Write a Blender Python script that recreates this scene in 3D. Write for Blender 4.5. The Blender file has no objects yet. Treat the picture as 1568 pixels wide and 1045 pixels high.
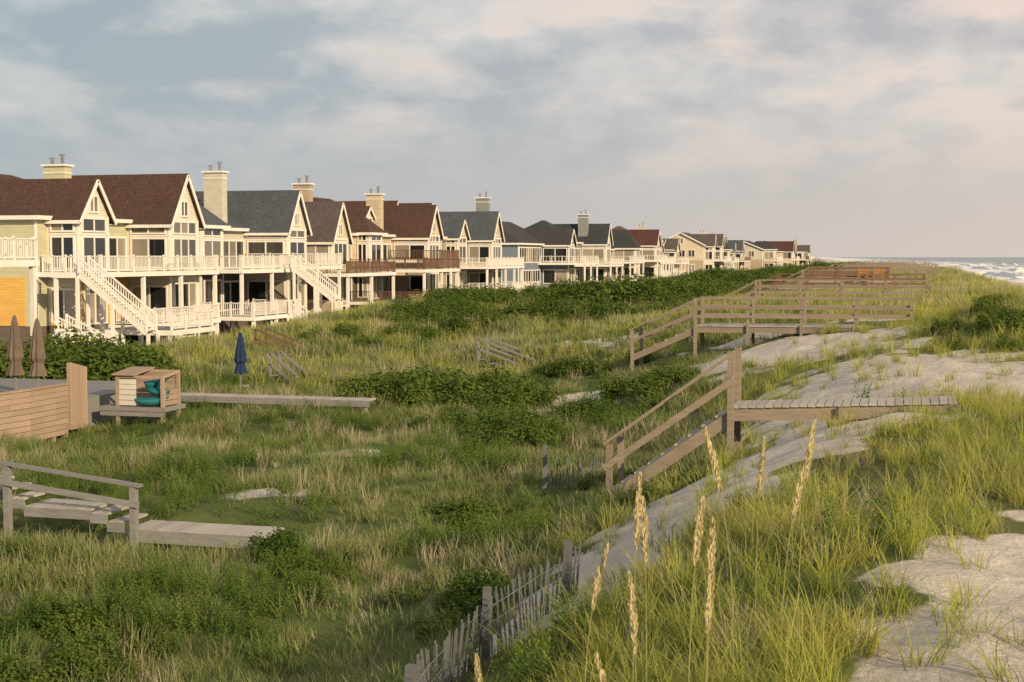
import bpy, math, random
import numpy as np
from mathutils import Vector
random.seed(7); rng=np.random.default_rng(11)
scn=bpy.context.scene
ROOT=scn.collection
YAW=math.radians(15.6)
CY,SY=math.cos(YAW),math.sin(YAW)
CAMZ=8.0
# ---------------------------------------------------------------- noise / terrain
def vnoise(x,y,scale,seed):
    r=np.random.default_rng(seed); L=r.random((256,256))
    x=np.asarray(x,float)/scale+1000.3; y=np.asarray(y,float)/scale+1000.7
    xi=np.floor(x).astype(int); yi=np.floor(y).astype(int)
    fx=x-xi; fy=y-yi; fx=fx*fx*(3-2*fx); fy=fy*fy*(3-2*fy)
    a=L[xi%256,yi%256]; b=L[(xi+1)%256,yi%256]; c=L[xi%256,(yi+1)%256]; d=L[(xi+1)%256,(yi+1)%256]
    return (a*(1-fx)+b*fx)*(1-fy)+(c*(1-fx)+d*fx)*fy
def ss(a,b,x):
    t=np.clip((x-a)/(b-a),0,1); return t*t*(3-2*t)
def G(x,y,cx,cy,rx,ry): return np.exp(-((x-cx)/rx)**2-((y-cy)/ry)**2)
def coast(x,y): return x+np.maximum(0,np.asarray(y,float)-300)*.07   # the shoreline bends gently inland far away
def H(x,y):
    x=np.asarray(x,float); y=np.asarray(y,float)
    w=ss(34,56,y); a=-7.6*(1-w)-19*w
    b=.4*(1-w)-1.2*w
    wob=(vnoise(x*0,y,9,5)-.5)*2.0*ss(14,30,y)
    valley=2.75+ (1.35*ss(50,90,y))*ss(-44,-34,x)
    crest=5.15+0.30*ss(45,90,y)
    t=ss(0,1,(x-a-wob)/(b-a))
    z=valley*(1-t)+crest*t
    z=z+1.6*G(x,y,4.2,49,3.6,8)+0.4*G(x,y,3,75,4,12)
    hl=1-ss(-43,-37,x); z=z*(1-hl)+2.1*hl
    und=(vnoise(x,y,7,1)-.5)*0.8+(vnoise(x,y,2.6,2)-.5)*0.42+(vnoise(x,y,.9,3)-.5)*0.14
    amp=(1-hl)*(0.5+0.5*ss(40,70,y)*(1-.5*ss(-4,2,x)))*(1+.9*ss(-5,-10,x)*(1-ss(40,60,y)))
    flat=np.clip(G(x,y,-13.2,23.4,3.2,1.5)*1.6,0,1)
    z=z+und*amp*(1-ss(9,16,x))*(1-flat)-.18*flat
    xc=coast(x,y)
    bz=np.interp(xc,[-1e5,5.5,9,12,16,26,44,70,130,9000],[9,7.5,4.6,3.4,2.8,1.6,0.0,-1.2,-3.5,-6])
    z=np.where(xc>5.5,np.minimum(z,bz+0*x),z)
    return z
def blob(x,y,cx,cy,rx,ry,e=.35):
    d=np.sqrt(((x-cx)/rx)**2+((y-cy)/ry)**2)+(vnoise(x,y,.8,21)-.5)*.65+(vnoise(x,y,.25,22)-.5)*.35
    return 1-ss(1-e,1+e,d)
def seg(x,y,p,q,w):
    px,py=p; qx,qy=q; dx,dy=qx-px,qy-py
    t=np.clip(((x-px)*dx+(y-py)*dy)/(dx*dx+dy*dy),0,1)
    d=np.hypot(x-px-t*dx,y-py-t*dy)/w+(vnoise(x,y,.7,23)-.5)*.9+(vnoise(x,y,.2,24)-.5)*.4
    return 1-ss(.6,1.15,d)
def SAND(x,y):
    x=np.asarray(x,float); y=np.asarray(y,float)
    s=np.zeros_like(x)
    M=np.maximum
    s=M(s,seg(x,y,(-3.9,15.2),(-3.2,19.5),1.2))
    s=M(s,seg(x,y,(-3.2,19.5),(-1.5,24.4),1.7))
    s=M(s,seg(x,y,(-2.4,23.6),(0.3,25.2),1.0))
    s=M(s,seg(x,y,(-2.6,27.5),(-.6,32),1.9))
    s=M(s,blob(x,y,-.4,35.0,3.2,5.8))
    s=M(s,blob(x,y,2.4,33.0,2.2,3.5))
    s=M(s,blob(x,y,-3.5,48.5,4.2,4.0))
    s=M(s,seg(x,y,(-6,50),(-1,44),1.6))
    s=M(s,seg(x,y,(-7.5,57),(-.5,58),2.0))
    s=M(s,seg(x,y,(.55,3),(1.0,14),1.05))
    s=M(s,seg(x,y,(1.7,3),(2.2,17),1.0))
    s=M(s,blob(x,y,-11,48,1.8,2.4)); s=M(s,blob(x,y,-13.6,66,4.0,2.4)); s=M(s,blob(x,y,-9,40,1.2,1.6)*.9)
    s=M(s,blob(x,y,-13.4,28,1.2,.9)*.55)
    s=M(s,blob(x,y,-14,34,1.5,1.0)*.5)
    for yy in (78,102,126,150,175,200,230,270,320):
        s=M(s,seg(x,y,(-9,yy+1),(1,yy+3),2.6))
    s=M(s,ss(6.5,9,coast(x,y)+(vnoise(x,y,6,31)-.5)*3))
    s=M(s,(1-ss(-46,-40,x))*.55)
    far=ss(60,90,y)*ss(.62,.75,vnoise(x,y,9,41))*.7
    s=M(s,far*ss(-30,-10,x))
    return np.clip(s,0,1)
# ---------------------------------------------------------------- material helpers
def newmat(name):
    m=bpy.data.materials.new(name); m.use_nodes=True
    nt=m.node_tree; nt.nodes.clear()
    out=nt.nodes.new('ShaderNodeOutputMaterial')
    return m,nt,out
def N(nt,t,**k):
    n=nt.nodes.new(t)
    for a,b in k.items():
        if a in n.inputs: n.inputs[a].default_value=b
        else: setattr(n,a,b)
    return n
def mixc(nt,f,a,b,mode='MIX'):
    m=nt.nodes.new('ShaderNodeMix'); m.data_type='RGBA'; m.blend_type=mode
    for i,v in ((0,f),(6,a),(7,b)):
        if isinstance(v,(int,float)): m.inputs[i].default_value=v
        elif isinstance(v,tuple): m.inputs[i].default_value=v if len(v)==4 else v+(1,)
        else: nt.links.new(v,m.inputs[i])
    return m.outputs[2]
def ramp(nt,src,stops):
    r=nt.nodes.new('ShaderNodeValToRGB'); e=r.color_ramp.elements
    while len(e)<len(stops): e.new(.5)
    for i,(p,c) in enumerate(stops):
        e[i].position=p; e[i].color=(c if isinstance(c,tuple) else (c,c,c))+(1,)
    nt.links.new(src,r.inputs[0]); return r.outputs[0]
def mth(nt,op,a,b=0.0):
    m=nt.nodes.new('ShaderNodeMath'); m.operation=op
    for i,v in enumerate((a,b)):
        if isinstance(v,(int,float)): m.inputs[i].default_value=v
        else: nt.links.new(v,m.inputs[i])
    return m.outputs[0]
def noise(nt,vec,scale,detail=4,rough=.55,dist=0):
    n=N(nt,'ShaderNodeTexNoise'); n.inputs['Scale'].default_value=scale; n.inputs['Detail'].default_value=detail
    n.inputs['Roughness'].default_value=rough; n.inputs['Distortion'].default_value=dist
    if vec is not None: nt.links.new(vec,n.inputs['Vector'])
    return n.outputs['Fac']
def vscale(nt,vec,s):
    m=nt.nodes.new('ShaderNodeMapping'); m.inputs['Scale'].default_value=s
    nt.links.new(vec,m.inputs['Vector']); return m.outputs[0]
def principled(nt,out,col,rough=.8,spec=.3,bump=None,bs=.3,bd=.02,metal=0):
    p=nt.nodes.new('ShaderNodeBsdfPrincipled')
    if isinstance(col,tuple): p.inputs['Base Color'].default_value=col+(1,)
    else: nt.links.new(col,p.inputs['Base Color'])
    p.inputs['Roughness'].default_value=rough; p.inputs['Specular IOR Level'].default_value=spec; p.inputs['Metallic'].default_value=metal
    if bump is not None:
        b=nt.nodes.new('ShaderNodeBump'); b.inputs['Strength'].default_value=bs; b.inputs['Distance'].default_value=bd
        nt.links.new(bump,b.inputs['Height']); nt.links.new(b.outputs[0],p.inputs['Normal'])
    nt.links.new(p.outputs[0],out.inputs[0]); return p
def pos(nt): return nt.nodes.new('ShaderNodeNewGeometry').outputs['Position']
def paint(name,col,rough=.6,var=.18,sc=1.5):
    m,nt,o=newmat(name); P=pos(nt)
    n=noise(nt,P,sc,6,.65); d=tuple(c*(1-var) for c in col)
    c=mixc(nt,ramp(nt,n,[(.35,0.),(.65,1.)]),d,col)
    principled(nt,o,c,rough,.3,noise(nt,P,30),.1,.01); return m
def siding(name,col,pitch=.16):
    m,nt,o=newmat(name); P=pos(nt)
    sep=N(nt,'ShaderNodeSeparateXYZ'); nt.links.new(P,sep.inputs[0])
    f=mth(nt,'FRACT',mth(nt,'DIVIDE',sep.outputs[2],pitch))
    line=ramp(nt,f,[(0,.55),(.10,.9),(.2,1.0)])
    n=noise(nt,vscale(nt,P,(.8,.8,3)),1.2,6,.6)
    c=mixc(nt,ramp(nt,n,[(.35,0.),(.7,1.)]),tuple(x*.82 for x in col),col)
    c=mixc(nt,1.0,c,line,'MULTIPLY')
    principled(nt,o,c,.75,.25,f,.35,.02); return m
def shingle(name,col):
    m,nt,o=newmat(name); P=pos(nt)
    sep=N(nt,'ShaderNodeSeparateXYZ'); nt.links.new(P,sep.inputs[0])
    f=mth(nt,'FRACT',mth(nt,'DIVIDE',sep.outputs[2],.13))
    n=noise(nt,P,.6,3); n2=noise(nt,vscale(nt,P,(3,3,8)),1.4,3,.7)
    c=mixc(nt,ramp(nt,n2,[(.35,0.),(.65,1.)]),tuple(x*.6 for x in col),tuple(min(1,x*1.35) for x in col))
    c=mixc(nt,ramp(nt,n,[(.35,0.),(.65,.5)]),c,tuple(x*.75 for x in col))
    principled(nt,o,c,.9,.2,f,.5,.03); return m
def woodmat(name,col,dark=.55):
    m,nt,o=newmat(name); P=pos(nt)
    n=noise(nt,vscale(nt,P,(1.2,9,9)),2.2,6,.7); n2=noise(nt,P,.9,4)
    geo=nt.nodes.new('ShaderNodeNewGeometry')
    c=mixc(nt,ramp(nt,n,[(.3,0.),(.7,1.)]),tuple(x*dark for x in col),col)
    c=mixc(nt,ramp(nt,n2,[(.4,0.),(.7,.5)]),c,(col[0]*.7,col[1]*.72,col[2]*.8))
    c=mixc(nt,mth(nt,'MULTIPLY',geo.outputs['Random Per Island'],.45),c,tuple(x*.45 for x in col))
    principled(nt,o,c,.85,.2,n,.35,.01); return m
white=paint('white_paint',(.80,.76,.70),.5,.10)
whitesh=paint('white_paint_old',(.66,.62,.56),.6,.2)
wood=woodmat('weathered_wood',(.36,.29,.22))
woodtan=woodmat('tan_wood',(.52,.38,.28))
woodgrey=woodmat('grey_wood',(.32,.31,.30))
woodlight=woodmat('bleached_planks',(.50,.46,.41),.7)
brownwood=woodmat('brown_stained_wood',(.24,.14,.09))
m,nt,o=newmat('window_glass'); P=pos(nt)
geo=nt.nodes.new('ShaderNodeNewGeometry')
c=mixc(nt,ramp(nt,geo.outputs['Random Per Island'],[(.3,0.),(.9,1.)]),(.014,.017,.02),(.34,.30,.24))
principled(nt,o,c,.08,.8,noise(nt,P,.8,2),.06,.05); glass=m
concrete=paint('concrete',(.38,.36,.33),.9,.25,.8)
metal=paint('chimney_metal',(.25,.25,.26),.4,.3)
# ---------------------------------------------------------------- mesh builder
class MB:
    def __init__(s): s.v=[];s.f=[];s.m=[];s.mats=[]
    def mi(s,mat):
        if mat not in s.mats: s.mats.append(mat)
        return s.mats.index(mat)
    def poly(s,pts,mat):
        b=len(s.v); s.v+= [tuple(p) for p in pts]; s.f.append(tuple(range(b,b+len(pts)))); s.m.append(s.mi(mat))
    def hexa(s,p,mat):
        b=len(s.v); s.v+=[tuple(q) for q in p]; k=s.mi(mat)
        for f in ((0,3,2,1),(4,5,6,7),(0,1,5,4),(1,2,6,5),(2,3,7,6),(3,0,4,7)):
            s.f.append(tuple(b+i for i in f)); s.m.append(k)
    def box(s,x0,x1,y0,y1,z0,z1,mat):
        if x0>x1:x0,x1=x1,x0
        if y0>y1:y0,y1=y1,y0
        s.hexa([(x0,y0,z0),(x1,y0,z0),(x1,y1,z0),(x0,y1,z0),(x0,y0,z1),(x1,y0,z1),(x1,y1,z1),(x0,y1,z1)],mat)
    def beam(s,p,q,w,h,mat,up=(0,0,1)):
        p=Vector(p);q=Vector(q);d=(q-p).normalized();u=Vector(up)
        if abs(d.dot(u))>.98:u=Vector((0,1,0))
        r=d.cross(u).normalized();u=r.cross(d).normalized()
        a=r*w/2;b=u*h/2
        s.hexa([p-a-b,p+a-b,q+a-b,q-a-b,p-a+b,p+a+b,q+a+b,q-a+b],mat)
    def obj(s,name,parent=None,smooth=False,coll=None):
        me=bpy.data.meshes.new(name); me.from_pydata(s.v,[],s.f)
        for m in s.mats: me.materials.append(m)
        me.polygons.foreach_set('material_index',s.m)
        if smooth: me.polygons.foreach_set('use_smooth',[True]*len(s.f))
        me.update()
        o=bpy.data.objects.new(name,me); (coll or ROOT).objects.link(o)
        if parent: o.parent=parent
        return o
def empty(name):
    e=bpy.data.objects.new(name,None); ROOT.objects.link(e); return e
def hz(x,y): return float(H(x,y))
# ---------------------------------------------------------------- ground
def axis(segs):
    out=[]
    for a,b,st in segs: out+=list(np.arange(a,b,st))
    return np.array(out+[segs[-1][1]])
xs=axis([(-6000,-600,600),(-600,-100,50),(-100,-44,4),(-44,-26,1),(-26,-14,.45),(-14,5,.2),(5,12,.5),(12,60,3),(60,200,20),(200,6000,600)])
ys=axis([(-60,0,5),(0,4,.5),(4,30,.2),(30,62,.4),(62,120,1),(120,300,3),(300,900,15),(900,2400,75),(2400,9000,600)])
X,Y=np.meshgrid(xs,ys); Z=H(X,Y); S=SAND(X,Y)
Z=Z+S*((vnoise(X,Y,.33,61)-.5)*.08+(vnoise(X,Y,.6,62)-.5)*.10)*(np.abs(X)<16)
nx,ny=len(xs),len(ys)
me=bpy.data.meshes.new('ground')
V=np.stack([X,Y,Z],-1).reshape(-1,3)
i=np.arange(nx-1);j=np.arange(ny-1);I,J=np.meshgrid(i,j);b=(J*nx+I).ravel()
F=np.stack([b,b+1,b+nx+1,b+nx],-1)
me.vertices.add(len(V)); me.vertices.foreach_set('co',V.ravel())
me.loops.add(F.size); me.loops.foreach_set('vertex_index',F.ravel().astype(np.int32))
me.polygons.add(len(F)); me.polygons.foreach_set('loop_start',np.arange(0,F.size,4,dtype=np.int32))
me.update(calc_edges=True)
me.polygons.foreach_set('use_smooth',np.ones(len(F),bool))
at=me.attributes.new('sand','FLOAT','POINT'); at.data.foreach_set('value',S.ravel().astype(np.float32))
g=bpy.data.objects.new('ground',me); ROOT.objects.link(g)
m,nt,o=newmat('dune_ground'); P=pos(nt)
a=N(nt,'ShaderNodeAttribute',attribute_name='sand').outputs['Fac']
n1=noise(nt,P,1.3,8,.65); n2=noise(nt,P,9,6,.7); n3=noise(nt,P,.12,4)
soil=mixc(nt,ramp(nt,n1,[(.35,0.),(.65,1.)]),(.055,.08,.024),(.15,.15,.065))
soil=mixc(nt,ramp(nt,n3,[(.45,0.),(.6,.6)]),soil,(.11,.15,.04))
sand=mixc(nt,ramp(nt,n2,[(.3,0.),(.7,1.)]),(.50,.45,.39),(.66,.60,.53))
sand=mixc(nt,ramp(nt,n1,[(.5,0.),(.62,.4)]),sand,(.44,.39,.33))
vor=N(nt,'ShaderNodeTexVoronoi',feature='SMOOTH_F1'); vor.inputs['Scale'].default_value=3.6; nt.links.new(P,vor.inputs['Vector'])
fac=mth(nt,'ADD',a,mth(nt,'MULTIPLY',mth(nt,'SUBTRACT',n2,.5),.6))
col=mixc(nt,ramp(nt,fac,[(.3,0.),(.55,1.)]),soil,sand)
debris=noise(nt,P,22,4,.8)
col=mixc(nt,ramp(nt,debris,[(.60,0.),(.65,.75)]),col,(.18,.14,.09))
hgt=mth(nt,'ADD',mth(nt,'MULTIPLY',n2,.9),mth(nt,'MULTIPLY',vor.outputs['Distance'],.7))
principled(nt,o,col,.95,.1,hgt,.8,.09); me.materials.append(m)
# ---------------------------------------------------------------- ocean
mb=MB()
m,nt,o=newmat('ocean_water'); P=pos(nt)
sep=N(nt,'ShaderNodeSeparateXYZ'); nt.links.new(P,sep.inputs[0])
Pw=vscale(nt,P,(.055,.010,1))
f1=noise(nt,Pw,1.0,7,.62)
xc_=mth(nt,'ADD',sep.outputs[0],mth(nt,'MULTIPLY',mth(nt,'MAXIMUM',mth(nt,'SUBTRACT',sep.outputs[1],300.0),0.0),.07))
zone=ramp(nt,mth(nt,'DIVIDE',xc_,400.0),[(.09,.36),(.2,.27),(.42,.14),(.65,-.0)])
zz=mth(nt,'ADD',f1,zone)
foam=ramp(nt,zz,[(.60,0.),(.70,1.)])
col=mixc(nt,foam,(.10,.15,.165),(.78,.77,.75))
p=principled(nt,o,col,.3,.5,noise(nt,vscale(nt,P,(.6,.2,1)),1,6,.7),.6,.5)
nt.links.new(ramp(nt,foam,[(0,.25),(1,.8)]),p.inputs['Roughness'])
ox=[-1500,-300,38,60]+list(range(80,400,20))+[600,1500,9000]; oy=[-300]+list(range(0,1500,60))+[3000,12000]
for ii in range(len(ox)-1):
    for jj in range(len(oy)-1):
        mb.poly([(ox[ii],oy[jj],0),(ox[ii+1],oy[jj],0),(ox[ii+1],oy[jj+1],0),(ox[ii],oy[jj+1],0)],m)
mb.obj('ocean')
foamm=paint('sea_foam',(.8,.79,.77),.8,.25,.4)
mb=MB()
for k in range(70):
    yc=random.uniform(230,1500); xc=random.uniform(48,200)-max(0,yc-300)*.07; L=random.uniform(40,180); n=24; hh=random.uniform(.7,1.9)
    prev=None
    for q in range(n+1):
        t=q/n; e=math.sin(math.pi*t)**.6*hh*(0.75+.5*random.random())
        yy=yc+(t-.5)*L; xx=xc+2.5*math.sin(t*5+k)
        ring=[(xx-3,yy,-.05),(xx-1.1,yy,e*.55),(xx-.2,yy,e),(xx+1.2,yy,e*.7),(xx+4,yy,-.05)]
        if prev:
            for w in range(4): mb.poly([prev[w],prev[w+1],ring[w+1],ring[w]],foamm)
        prev=ring
mb.obj('breaking_waves',smooth=True)
# ---------------------------------------------------------------- houses
def win(mb,face,c,a0,a1,z0,z1,cols=1,rows=1,fr=white):
    def bx(a,b,za,zb,d0,d1,mat):
        if face=='E': mb.box(c+d0,c+d1,a,b,za,zb,mat)
        else: mb.box(a,b,c-d1,c-d0,za,zb,mat)
    t=.11
    for i in range(cols):
        bx(a0+(a1-a0)*i/cols+.001,a0+(a1-a0)*(i+1)/cols-.001,z0,z1,-.05,.022,glass)
    bx(a0-t,a0,z0-t,z1+t,-.05,.09,fr); bx(a1,a1+t,z0-t,z1+t,-.05,.09,fr)
    bx(a0+.001,a1-.001,z1,z1+t+.03,-.05,.085,fr); bx(a0+.001,a1-.001,z0-t,z0,-.05,.10,fr)
    for i in range(1,cols):
        a=a0+(a1-a0)*i/cols; bx(a-.06,a+.06,z0,z1,-.02,.06,fr)
    for i in range(1,rows):
        z=z0+(z1-z0)*i/rows; bx(a0,a1,z-.035,z+.035,-.02,.05,fr)
def railing(mb,p,q,z,mat,sp=.16,h=1.0,post=1.8):
    p=Vector((p[0],p[1],z));q=Vector((q[0],q[1],z)) if len(q)==2 else Vector(q)
    L=(q-p).length
    if L<.2:return
    U=Vector((0,0,1))
    mb.beam(p+U*h,q+U*h,.10,.06,mat); mb.beam(p+U*.14,q+U*.14,.06,.05,mat)
    n=max(1,int(L/sp))
    for i in range(1,n):
        a=p+(q-p)*i/n; mb.beam(a+U*.12,a+U*(h-.02),.035,.035,mat)
    n=max(1,int(round(L/post)))
    for i in range(n+1):
        a=p+(q-p)*i/n; mb.beam(a-U*.05,a+U*(h+.1),.10,.10,mat)
def sloperail(mb,p,q,mat,sp=.2,h=.95):
    p=Vector(p);q=Vector(q);U=Vector((0,0,1));L=(q-p).length
    mb.beam(p+U*h,q+U*h,.09,.08,mat); mb.beam(p+U*.18,q+U*.18,.06,.06,mat)
    n=int(L/sp)
    for i in range(n+1):
        a=p+(q-p)*i/n; s=.12 if i in(0,n) else .045
        mb.beam(a-U*.0,a+U*(h+(.1 if s>.1 else 0)),s,s,mat)
def flight(mb,x0,z0,x1,z1,y,w,mat,rmat,sp=.2):
    n=max(2,int(abs(z0-z1)/.18))
    for i in range(n):
        t=(i+.5)/n; x=x0+(x1-x0)*t; z=z0+(z1-z0)*t
        mb.box(x-.15,x+.15,y,y+w,z-.03,z+.02,mat)
    for yy in(y,y+w):
        mb.beam((x0,yy,z0-.1),(x1,yy,z1-.1),.05,.3,rmat); sloperail(mb,(x0,yy,z0),(x1,yy,z1),rmat,sp)
def gable(mbr,mbw,mbt,xa,xb,ya,yb,ze,zr,roof,wall,trim,ov=.35):
    ym=(ya+yb)/2; sl=(zr-ze)/(ym-ya); yo=ov
    zl=ze-sl*yo; th=.18
    for sgn,ye in((-1,ya-yo),(1,yb+yo)):
        p=[(xa,ye,zl),(xb+ov,ye,zl),(xb+ov,ym,zr),(xa,ym,zr)]
        if sgn>0:p=p[::-1]
        mbr.hexa([(a,b,c) for a,b,c in p]+[(a,b,c+th) for a,b,c in p],roof)
        mbt.beam((xb+ov+.03,ye,zl+.0),(xb+ov+.03,ym,zr+.0),.06,.24,trim)
        mbt.box(xa,xb+ov,ye-.03 if sgn<0 else ye,ye if sgn<0 else ye+.03,zl-.05,zl+.16,trim)
    mbw.poly([(xb,ya,ze),(xb,yb,ze),(xb,ym,zr-.02)],wall)
def hiproof(R,T,ex0,ex1,ey0,ey1,ze,zr,roof,trim,alongx=True):
    dx,dy=ex1-ex0,ey1-ey0;xm_,ym_=(ex0+ex1)/2,(ey0+ey1)/2
    A=(ex0,ey0,ze);B=(ex1,ey0,ze);C=(ex1,ey1,ze);D_=(ex0,ey1,ze)
    if dx>=dy:
        k=dy*.46;r0=(ex0+k,ym_,zr);r1=(ex1-k,ym_,zr)
        R.poly([A,B,r1,r0],roof);R.poly([C,D_,r0,r1],roof);R.poly([B,C,r1],roof);R.poly([D_,A,r0],roof)
    else:
        k=dx*.46;r0=(xm_,ey0+k,zr);r1=(xm_,ey1-k,zr)
        R.poly([B,C,r1,r0],roof);R.poly([D_,A,r0,r1],roof);R.poly([A,B,r0],roof);R.poly([C,D_,r1],roof)
    T.box(ex0-.02,ex1+.02,ey0-.03,ey0,ze-.22,ze+.03,trim);T.box(ex1,ex1+.03,ey0,ey1,ze-.22,ze+.03,trim)
    T.box(ex0,ex1-.01,ey0+.01,ey1,ze-.2,ze-.12,trim)
def house(xf,y0,y1,wall,roof,low=None,zb=2.0,eave=10.3,rise=3.0,trim=white,drail=white,det=2,wings=None,back=15,front=None,
          chim=None,stairs=(),d1=3.6,d2=7.0,dd=1.3,rec=3.2,main='hip',decks=None,name='beach_house',mid=None,dormer=None,extra=None):
    e=empty(name); low=low or wall; front=front or wall; mid=mid or wall
    W=MB();R=MB();T=MB();WI=MB();D=MB()
    xm=xf-rec; xa=xf-back; ym=(y0+y1)/2
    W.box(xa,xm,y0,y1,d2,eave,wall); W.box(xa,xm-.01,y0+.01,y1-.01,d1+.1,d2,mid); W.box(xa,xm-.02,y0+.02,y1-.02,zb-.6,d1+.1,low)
    ov=.5; zr=eave+rise; ze=eave-.05
    if main=='hip': hiproof(R,T,xa-ov,xm+ov,y0-ov,y1+ov,ze,zr,roof,trim)
    elif main=='gx': gable(R,W,T,xa,xm,y0,y1,eave,zr,roof,wall,trim,.5)
    else:
        xc=(xa+xm)/2
        for sg,xe in((1,xm+ov),(-1,xa-ov)):
            p=[(xe,y0-ov,ze-.1),(xe,y1+ov,ze-.1),(xc,y1+ov,zr),(xc,y0-ov,zr)]
            if sg<0:p=p[::-1]
            R.hexa(p+[(a,b,c+.18) for a,b,c in p],roof)
            T.beam((xe,y0-ov-.03,ze-.1),(xc,y0-ov-.03,zr),.06,.28,trim)
        W.poly([(xa,y0,eave),(xm,y0,eave),(xc,y0,zr-.05)],wall);W.poly([(xm,y1,eave),(xa,y1,eave),(xc,y1,zr-.05)],wall)
        T.box(xm+ov,xm+ov+.03,y0-ov,y1+ov,ze-.3,ze-.05,trim); win(WI,'S',y0,xc-.6,xc+.6,eave+.5,eave+1.7,2,1)
    if dormer:
        ya,yb,xd_,zt=dormer; W.box(xd_-2.5,xd_,ya,yb,eave-.2,zt-1.0,front); gable(R,W,T,xd_-4,xd_,ya,yb,zt-1.0,zt,roof,front,trim,.25)
        win(WI,'E',xd_,ya+.3,yb-.3,eave+.6,zt-1.1,2,1)
    for (cx,cy) in((xm,y0),(xm,y1),(xa,y0)): T.box(cx-.1,cx+.03,cy-.03,cy+.12 if cy==y0 else cy+.03,zb,eave-.22,trim)
    sp=[.9,.45,.16][det]
    wg=wings or [(y0+.6,y0+4.4,xf-1.0,eave+2.4,'g'),(y1-4.4,y1-.4,xf,eave+3.1,'g')]
    for k,wd in enumerate(wg):
        ya,yb,xw,zt,ty=wd
        W.box(xm-1,xw,ya,yb,d2,eave,front); W.box(xm-1,xw-.01,ya+.01,yb-.01,d1+.1,d2,front if ty!='h' else mid); W.box(xm-1,xw-.02,ya+.02,yb-.02,zb-.6,d1+.1,low)
        if ty=='g':
            gable(R,W,T,xm-6.5,xw,ya,yb,eave,zt,roof,front,trim)
            win(WI,'E',xw,(ya+yb)/2-.42,(ya+yb)/2+.42,eave+.3,eave+1.2,2,1)
        elif ty=='h': hiproof(R,T,xm-5,xw+.45,ya-.45,yb+.45,eave+.02,zt,roof,trim)
        else:
            T.box(xm,xw+.3,ya-.3,yb+.3,eave+.02,eave+.3,trim)
        for cy in(ya,yb-.0): T.box(xw-.12,xw+.03,cy-.03 if cy==ya else cy-.12,cy+.12 if cy==ya else cy+.03,zb,eave,trim)
        T.box(xm+.2,xw+.05,ya-.05,yb+.05,d2+2.33,d2+2.44,trim)
        n=max(2,int((yb-ya)/1.3))
        win(WI,'E',xw,ya+.45,yb-.45,d2+.25,d2+2.15,n,1); win(WI,'E',xw,ya+.45,yb-.45,d2+2.6,eave-.2,n,1)
        win(WI,'E',xw,ya+.5,yb-.5,d1+.25,d1+2.5,n,1); win(WI,'E',xw-.02,ya+.7,yb-.7,zb+.5,zb+1.3,2,1)
        if xw-xm>.8:
            win(WI,'S',ya,xm+.35,xw-.35,d2+.3,d2+2.15,2,1);win(WI,'S',ya,xm+.35,xw-.35,d2+2.6,eave-.2,2,1); win(WI,'S',ya,xm+.35,xw-.3,d1+.4,d1+2.3,2,1)
    ws=sorted(wg); prev=y0
    for wd in ws+[(y1,y1,0,0,'')]:
        if wd[0]-prev>1.6:
            n=max(2,int((wd[0]-prev)/1.2))
            win(WI,'E',xm,prev+.35,wd[0]-.35,d2+.12,d2+2.2,n,1,trim)
            if wd[0]-prev>3: win(WI,'E',xm,prev+.35+.8,wd[0]-.35-.8,d1+.15,d1+2.3,max(1,n-2),1,trim)
        prev=wd[1]
    x=xa+1.0
    while x<xm-1.2:
        cols=random.choice([1,2,2,3]); ww=.75*cols
        if x+ww>xm-.3:break
        win(WI,'S',y0,x,x+ww,d2+.9,d2+2.5,cols,1)
        if random.random()<.8: win(WI,'S',y0+.01,x,x+ww,d1+.6,d1+2.3,cols,1)
        if random.random()<.6: win(WI,'S',y0+.02,x,x+.9,zb+.2,zb+1.3,1,1)
        x+=ww+random.uniform(.8,1.6)
    xd=xf+dd
    decks=decks or [(d1,y0+.2,y1+.3,xd),(d2,y0+.2,y1+.3,xd)]
    for (z,ya,yb,xe) in decks:
        D.box(xm+.0,xe,ya,yb,z-.12,z-.0,woodgrey); 
        D.box(xe,xe+.05,ya-.05,yb+.05,z-.27,z+.03,trim); D.box(xm,xe-.005,ya-.06,ya,z-.27,z+.03,trim)
        D.box(xm,xe-.005,yb,yb+.05,z-.27,z+.03,trim)
        railing(D,(xe-.05,ya+.05),(xe-.05,yb-.05),z,drail,sp); railing(D,(xm+.3,ya+.05),(xe-.2,ya+.05),z,drail,sp); railing(D,(xf-.5,yb-.1),(xe-.2,yb-.1),z,drail,sp)
        n=max(1,int((yb-ya)/3.9))
        for i in range(n+1):
            y=ya+.2+(yb-ya-.4)*i/n; b=zb-.8 if z<5 else min(d1,zb+9)
            for (q) in decks:
                if z>5 and q[0]<5 and not(q[1]-.1<=y<=q[2]+.1 and q[3]>=xe-.05): b=zb-.8
            D.box(xe-.27,xe-.04,y-.11,y+.11,b,z-.27,trim)
    for (xa_,za_,xb_,zb_,ys_) in stairs:
        flight(D,xa_,za_,xb_,zb_,ys_,1.1,trim,trim,.2)
        for (px,pz) in((xa_-.1,za_),(xb_+.1,zb_),((xa_+xb_)/2,(za_+zb_)/2)):
            for q in(0,1.1): D.box(px-.09,px+.09,ys_+q-.08,ys_+q+.08,zb-.6,pz-.12,trim)
    if extra: extra(D,trim,drail)
    if chim:
        cx,cy,ch=chim
        W.box(cx-.8,cx+.8,cy-.45,cy+.45,eave,ch,wall); T.box(cx-.95,cx+.95,cy-.6,cy+.6,ch,ch+.14,trim)
        T.box(cx-.85,cx+.85,cy-.5,cy+.5,ch-.5,ch-.42,trim)
        for q in(-.4,.4):
            T.beam((cx+q,cy,ch+.1),(cx+q,cy,ch+.6+.3*q),.18,.18,metal); T.beam((cx+q,cy,ch+.64+.3*q),(cx+q,cy,ch+.74+.3*q),.3,.3,metal)
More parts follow.
